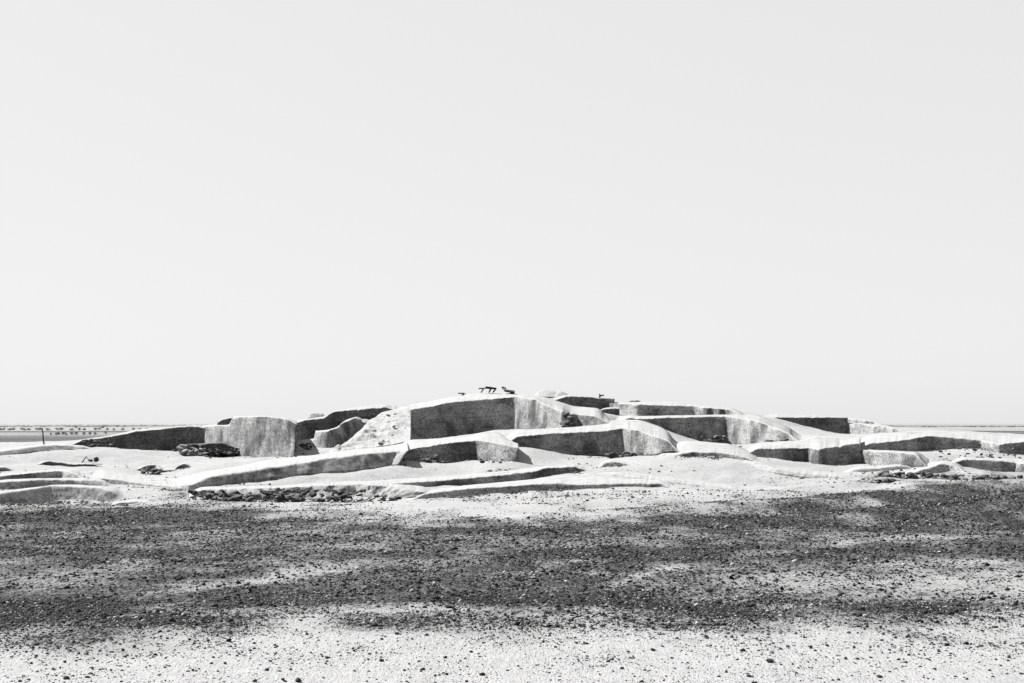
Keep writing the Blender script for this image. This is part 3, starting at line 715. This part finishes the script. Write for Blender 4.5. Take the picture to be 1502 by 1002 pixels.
heap('pale crumbled lumps strewn over the collapsed slope left of the great pit', 546, 600, 604, 652, 80.4, 26, 3.0, slope=14.6, clods=PCLODS)
heap('black crumbs in the corner between the broad pale block and the dark wall', 431, 456, 650, 657, 84.0, 16, 4)
heap('black debris along the foot of the dark sloping wall', 226, 268, 661, 668, 86.0, 26, 5)
heap('black hollow crust at the left end of the dark sloping wall', 116, 170, 645, 657, 83.6, 30, 4.5)
heap('dark broken edge below the rounded hollow behind the white ridge', 205, 236, 689, 697, 70.4, 22, 4)
heap('scattered dark crumbs on the pale shelf under the dark hump wall', 1372, 1500, 657, 672, 74.5, 40, 2.6)

# ------------------------------------------------------------------ things left on the summit
def bar_mesh(name, a, b, w, h, mat):
    """tapered beam from a to b"""
    a, b = np.array(a, float), np.array(b, float); t = b - a; t /= np.linalg.norm(t)
    s = np.cross(t, (0, 1, 0)); s /= np.linalg.norm(s) + 1e-9; q = np.cross(s, t)
    V = []
    for k, f in enumerate((0, .33, .7, 1)):
        p = a + (b - a)*f; r_ = (1.0, 1.1, .95, .8)[k]
        for i, j in ((-1, -1), (1, -1), (1, 1), (-1, 1)): V.append(p + s*i*h*.5*r_ + q*j*w*.5*r_)
    fs = [(4*k + j, 4*k + 4 + j, 4*k + 4 + (j+1) % 4, 4*k + (j+1) % 4) for k in range(3) for j in range(4)] + [(3, 2, 1, 0), (12, 13, 14, 15)]
    return mesh_np(name, np.array(V), fs, mat, False)
def rel(x, y, d, c, dy=0):
    p = at(x, y, d) - c; p[1] += dy; return p
D = 99.0
def frame_thing(label, base, bars):
    c = at(base[0], base[1], D); e = empty('timber_frame', c, label, 'timber')
    for nm, x0, y0, x1, y1, dep, th, dy in bars:
        obj(nm, bar_mesh(nm, rel(x0, y0, D, c, dy), rel(x1, y1, D, c, dy), dep, th*D/F, WOOD), (0, 0, 0), e)
frame_thing('dark broken timber frame with slanting legs standing on the summit', (718, 575.6),
            [('beam', 712, 568.4, 728.2, 570.2, .5, 3.0, 0), ('beam', 702, 570.0, 713, 569.6, .2, 1.5, 0), ('leg', 709.5, 569.8, 705.4, 576.6, .14, 1.6, -.1), ('leg', 720, 570, 717, 576.2, .16, 2.0, .15), ('leg', 727.5, 570.2, 722.6, 576.2, .16, 2.0, -.1)])
frame_thing('small dark forked timber lying left of the broken frame on the summit', (678, 581.4),
            [('beam', 672.0, 576.9, 682.8, 577.5, .2, 1.5, 0), ('leg', 680.8, 577.3, 676.2, 582, .2, 2.0, 0), ('peg', 679.2, 575.6, 679.4, 578.2, .1, 1.0, 0)])
# a tipped tray: pale dusty floor, dark underside and rim
c = at(745, 577.6, D)
tray = empty('tipped_tray', c, 'tipped dark metal tray with dusty pale inside beside the broken timber frame', 'tray')
a0, a1 = rel(739.6, 573.0, D, c), rel(755.0, 576.4, D, c)
V = []
for (p, wz) in ((a0, .07), (a0*.5 + a1*.5, .10), (a1, .13)):
    for dy, up in ((-.25, 0), (-.30, wz), (.30, wz + .1), (.25, 0)): V.append((p[0], p[1] + dy, p[2] + up - .06))
fs = [(4*k + j, 4*k + 4 + j, 4*k + 5 + j, 4*k + 1 + j) for k in range(2) for j in range(3)] + [(0, 1, 2, 3), (11, 10, 9, 8)]
pan = obj('pan', mesh_np('pan', np.array(V), fs, METAL, False), (0, 0, 0), tray)
sm_ = pan.modifiers.new('thickness', 'SOLIDIFY'); sm_.thickness = .025
obj('runner', bar_mesh('runner', rel(742.5, 577.4, D, c), rel(754.2, 577.4, D, c), .3, .5*D/F, METAL), (0, 0, 0), tray)
obj('keel', bar_mesh('keel', rel(748.5, 576.0, D, c), rel(754.4, 576.8, D, c), .25, 1.9*D/F, METAL), (0, 0, 0), tray)
obj('handle_block', bar_mesh('handle_block', rel(736.0, 568.0, D, c), rel(742.5, 570.0, D, c), .14, 2.2*D/F, METAL), (0, 0, 0), tray)
obj('handle_stay', bar_mesh('handle_stay', rel(736.6, 569.6, D, c), rel(740.4, 573.6, D, c), .1, .9*D/F, METAL), (0, 0, 0), tray)
# stump with an arm on the far wall
D2 = 108.0; c = at(879.8, 583, D2)
st = empty('wooden_stump', c, 'small black stump with a side arm standing on the short dark wall', 'stump')
obj('stem', bar_mesh('stem', rel(879.8, 584.5, D2, c), rel(879.7, 577.6, D2, c), .12, 1.9*D2/F, WOOD), (0, 0, 0), st)
obj('arm', bar_mesh('arm', rel(879.8, 580.8, D2, c), rel(886.2, 579.6, D2, c), .12, 1.9*D2/F, WOOD), (0, 0, 0), st)
# leaning post
def round_pole(name, a, b, r0, r1, mat, parent, n=10):
    a, b = np.array(a, float), np.array(b, float); V = []
    for k, f in enumerate(np.linspace(0, 1, 6)):
        p = a + (b - a)*f; r_ = r0 + (r1 - r0)*f
        w = .012*math.sin(k*2.1)
        for i in range(n):
            t_ = 2*math.pi*i/n; V.append((p[0] + w + r_*math.cos(t_), p[1] + r_*math.sin(t_), p[2]))
    fs = [(n*k + i, n*k + (i+1) % n, n*k + n + (i+1) % n, n*k + n + i) for k in range(5) for i in range(n)] + [tuple(range(n))[::-1], tuple(range(5*n, 6*n))]
    return obj(name, mesh_np(name, np.array(V), fs, mat), (0, 0, 0), parent)
DP = 84.0; c = at(65.2, 651, DP)
post = empty('leaning_post', c, 'thin dark wooden post leaning left behind the low pale rise', 'post')
round_pole('shaft', (0, 0, -.25), rel(62.0, 628.5, DP, c), .042, .036, WOOD, post)
obj('crosspiece', bar_mesh('crosspiece', rel(61.2, 629.2, DP, c), rel(63.0, 629.0, DP, c), .06, .9*DP/F, WOOD), (0, 0, 0), post)
# sticks on the left floor
def put(x, y, d): p = at(x, y, d); return p
DS = 76.5; c = at(126, 677.8, DS)
stk = empty('propped_sticks', c, 'two dark sticks propped into a peak on the pale floor at the left', 'sticks')
round_pole('stick', rel(120.5, 678.2, DS, c), rel(126.6, 669.6, DS, c), .035, .03, WOOD, stk)
round_pole('stick', rel(132.0, 677.2, DS, c, .1), rel(126.4, 669.8, DS, c), .022, .02, WOOD, stk)
o = obj('clod', CLODS[1], rel(132.5, 677.6, DS, c), stk); o.scale = (.14, .12, .08)
c = at(143, 677.2, DS)
o = tag(obj('stone', STONES[3], c), 'pointed dark stone lying right of the propped sticks', 'stone'); o.scale = (.17, .12, .15); o.rotation_euler = (0, -.5, .3)
c = at(188, 690, 72.5)
tw = empty('bent_twig', c, 'thin bent twig sticking up beside the rounded hollow', 'twig')
round_pole('twig_stem', rel(190.5, 689, 72.5, c), rel(184, 681.2, 72.5, c), .016, .013, STEM, tw)
round_pole('twig_tip', rel(184, 681.2, 72.5, c), rel(180.6, 681.4, 72.5, c), .013, .009, STEM, tw)

# ------------------------------------------------------------------ shrubs far out on the plain
def shrub_meshes(seed):
    r = np.random.default_rng(seed); V, Fc = [], []
    nc_ = 9
    cs = np.stack([r.uniform(-.36, .36, nc_), r.uniform(-.3, .3, nc_), r.uniform(.18, .62, nc_)], -1)
    for k in range(420):
        cc = cs[r.integers(nc_)]; p = cc + r.normal(0, .13, 3); p[2] = max(p[2], .03)
        u, w = r.normal(size=3), r.normal(size=3); u /= np.linalg.norm(u); w /= np.linalg.norm(w); s = r.uniform(.03, .075)
        b = len(V); V += [p - u*s, p + w*s*.6, p + u*s, p - w*s*.6]; Fc.append((b, b+1, b+2, b+3))
    fol = mesh_np('foliage', np.array(V), Fc, LEAF, False)
    V, Fc = [], []
    for k in range(7):
        q = cs[k]; a_ = np.array((r.uniform(-.05, .05), r.uniform(-.05, .05), -.1)); b = len(V)
        for f, w in ((0, .022), (.5, .016), (1, .008)):
            p = a_ + (q - a_)*f
            for i in range(4): V.append(p + np.array((w*math.cos(i*1.571), w*math.sin(i*1.571), 0)))
        Fc += [(b + 4*j + i, b + 4*j + (i+1) % 4, b + 4*j + 4 + (i+1) % 4, b + 4*j + 4 + i) for j in range(2) for i in range(4)]
    return fol, mesh_np('stems', np.array(V), Fc, STEM, False)
SHR = [shrub_meshes(500 + k) for k in range(4)]
def shrub(px, py, w, hgt, lab, group):
    d = H*F/(py - YH); p = at(px, py, d); p[2] = 0
    e = empty('desert_shrub', p, lab, 'shrub', group); f, s = SHR[random.randrange(4)]
    obj('foliage', f, (0, 0, 0), e); obj('stems', s, (0, 0, 0), e)
    e.scale = (1.25*w*d/F, 1.25*w*d/F, 1.2*hgt*d/F/.75); e.rotation_euler = (0, 0, random.uniform(0, 6.2))
LA = 'dark shrub in the long row far out on the plain behind the post'
for x, w in ((1,5),(6,3.5),(14.5,5),(20.5,6),(33,4),(36,3.5),(42.5,4.5),(54.5,5),(59,5),(70,5),(85.5,5),(90,4.5),(105.5,5),(116,4),(124,4),(140,4.5),(146,3.5),(158,4),(167,3),(180,4),(196,3.5),(205,3),(-12,5),(-24,4),(215,3.5)):
    shrub(x, 631 + random.uniform(-.4, .4), w*1.25, 3.0, LA, 'far row of shrubs on the plain')
LB = 'small dark shrub in the nearer short row on the plain, right of the post'
for x, w in ((74.5,3),(82.5,4),(86.5,3.5),(93.5,5),(97,3),(105,4),(112.5,5),(123.5,4),(131.5,4),(139.5,3.5)):
    shrub(x, 638 + random.uniform(-.4, .4), w*1.2, 3.4, LB, 'nearer row of shrubs on the plain')
LC = 'lone dark shrub standing on the far dark strip of the plain'
for x in (111.8, 151, 155.5): shrub(x, 628.0 if x != 155.5 else 636.4, 4, 3, LC, 'lone shrubs on the far strip')
LD = 'tiny dark shrub on the plain beyond the right end of the ruin'
for x in (1416, 1486, 1500): shrub(x, 636 if x == 1416 else 640, 3.5, 2.4, LD, 'shrubs beyond the right end')

# ------------------------------------------------------------------ low scrub line along the horizon
V, Fc = [], []
for k in range(2600):
    d = random.choice((1300, 1500, 1900, 2600)) + random.uniform(-60, 60)
    x = random.uniform(-.6, .6)*d
    if fbm(x*.004, d*.01, 0, 61, 3) < .12: continue
    w, h_ = random.uniform(1.0, 4.0), random.uniform(.25, .7)
    b = len(V)
    for i in range(6):
        t_ = i*math.pi/3; V.append((x + w*math.cos(t_), d + w*math.sin(t_), -.05))
    for i in range(6):
        t_ = i*math.pi/3 + .3; V.append((x + w*.6*math.cos(t_) + random.uniform(-.2, .2), d + w*.6*math.sin(t_), h_*random.uniform(.6, 1)))
    V.append((x, d, h_*1.1))
    Fc += [(b + i, b + (i+1) % 6, b + 6 + (i+1) % 6, b + 6 + i) for i in range(6)] + [(b + 6 + i, b + 6 + (i+1) % 6, b + 12) for i in range(6)]
scrub = tag(obj('distant_scrub', mesh_np('distant_scrub', np.array(V), Fc, STEM, False)), 'thin faint line of low scrub along the horizon', 'scrub')
scrub['kind'] = 'stuff'
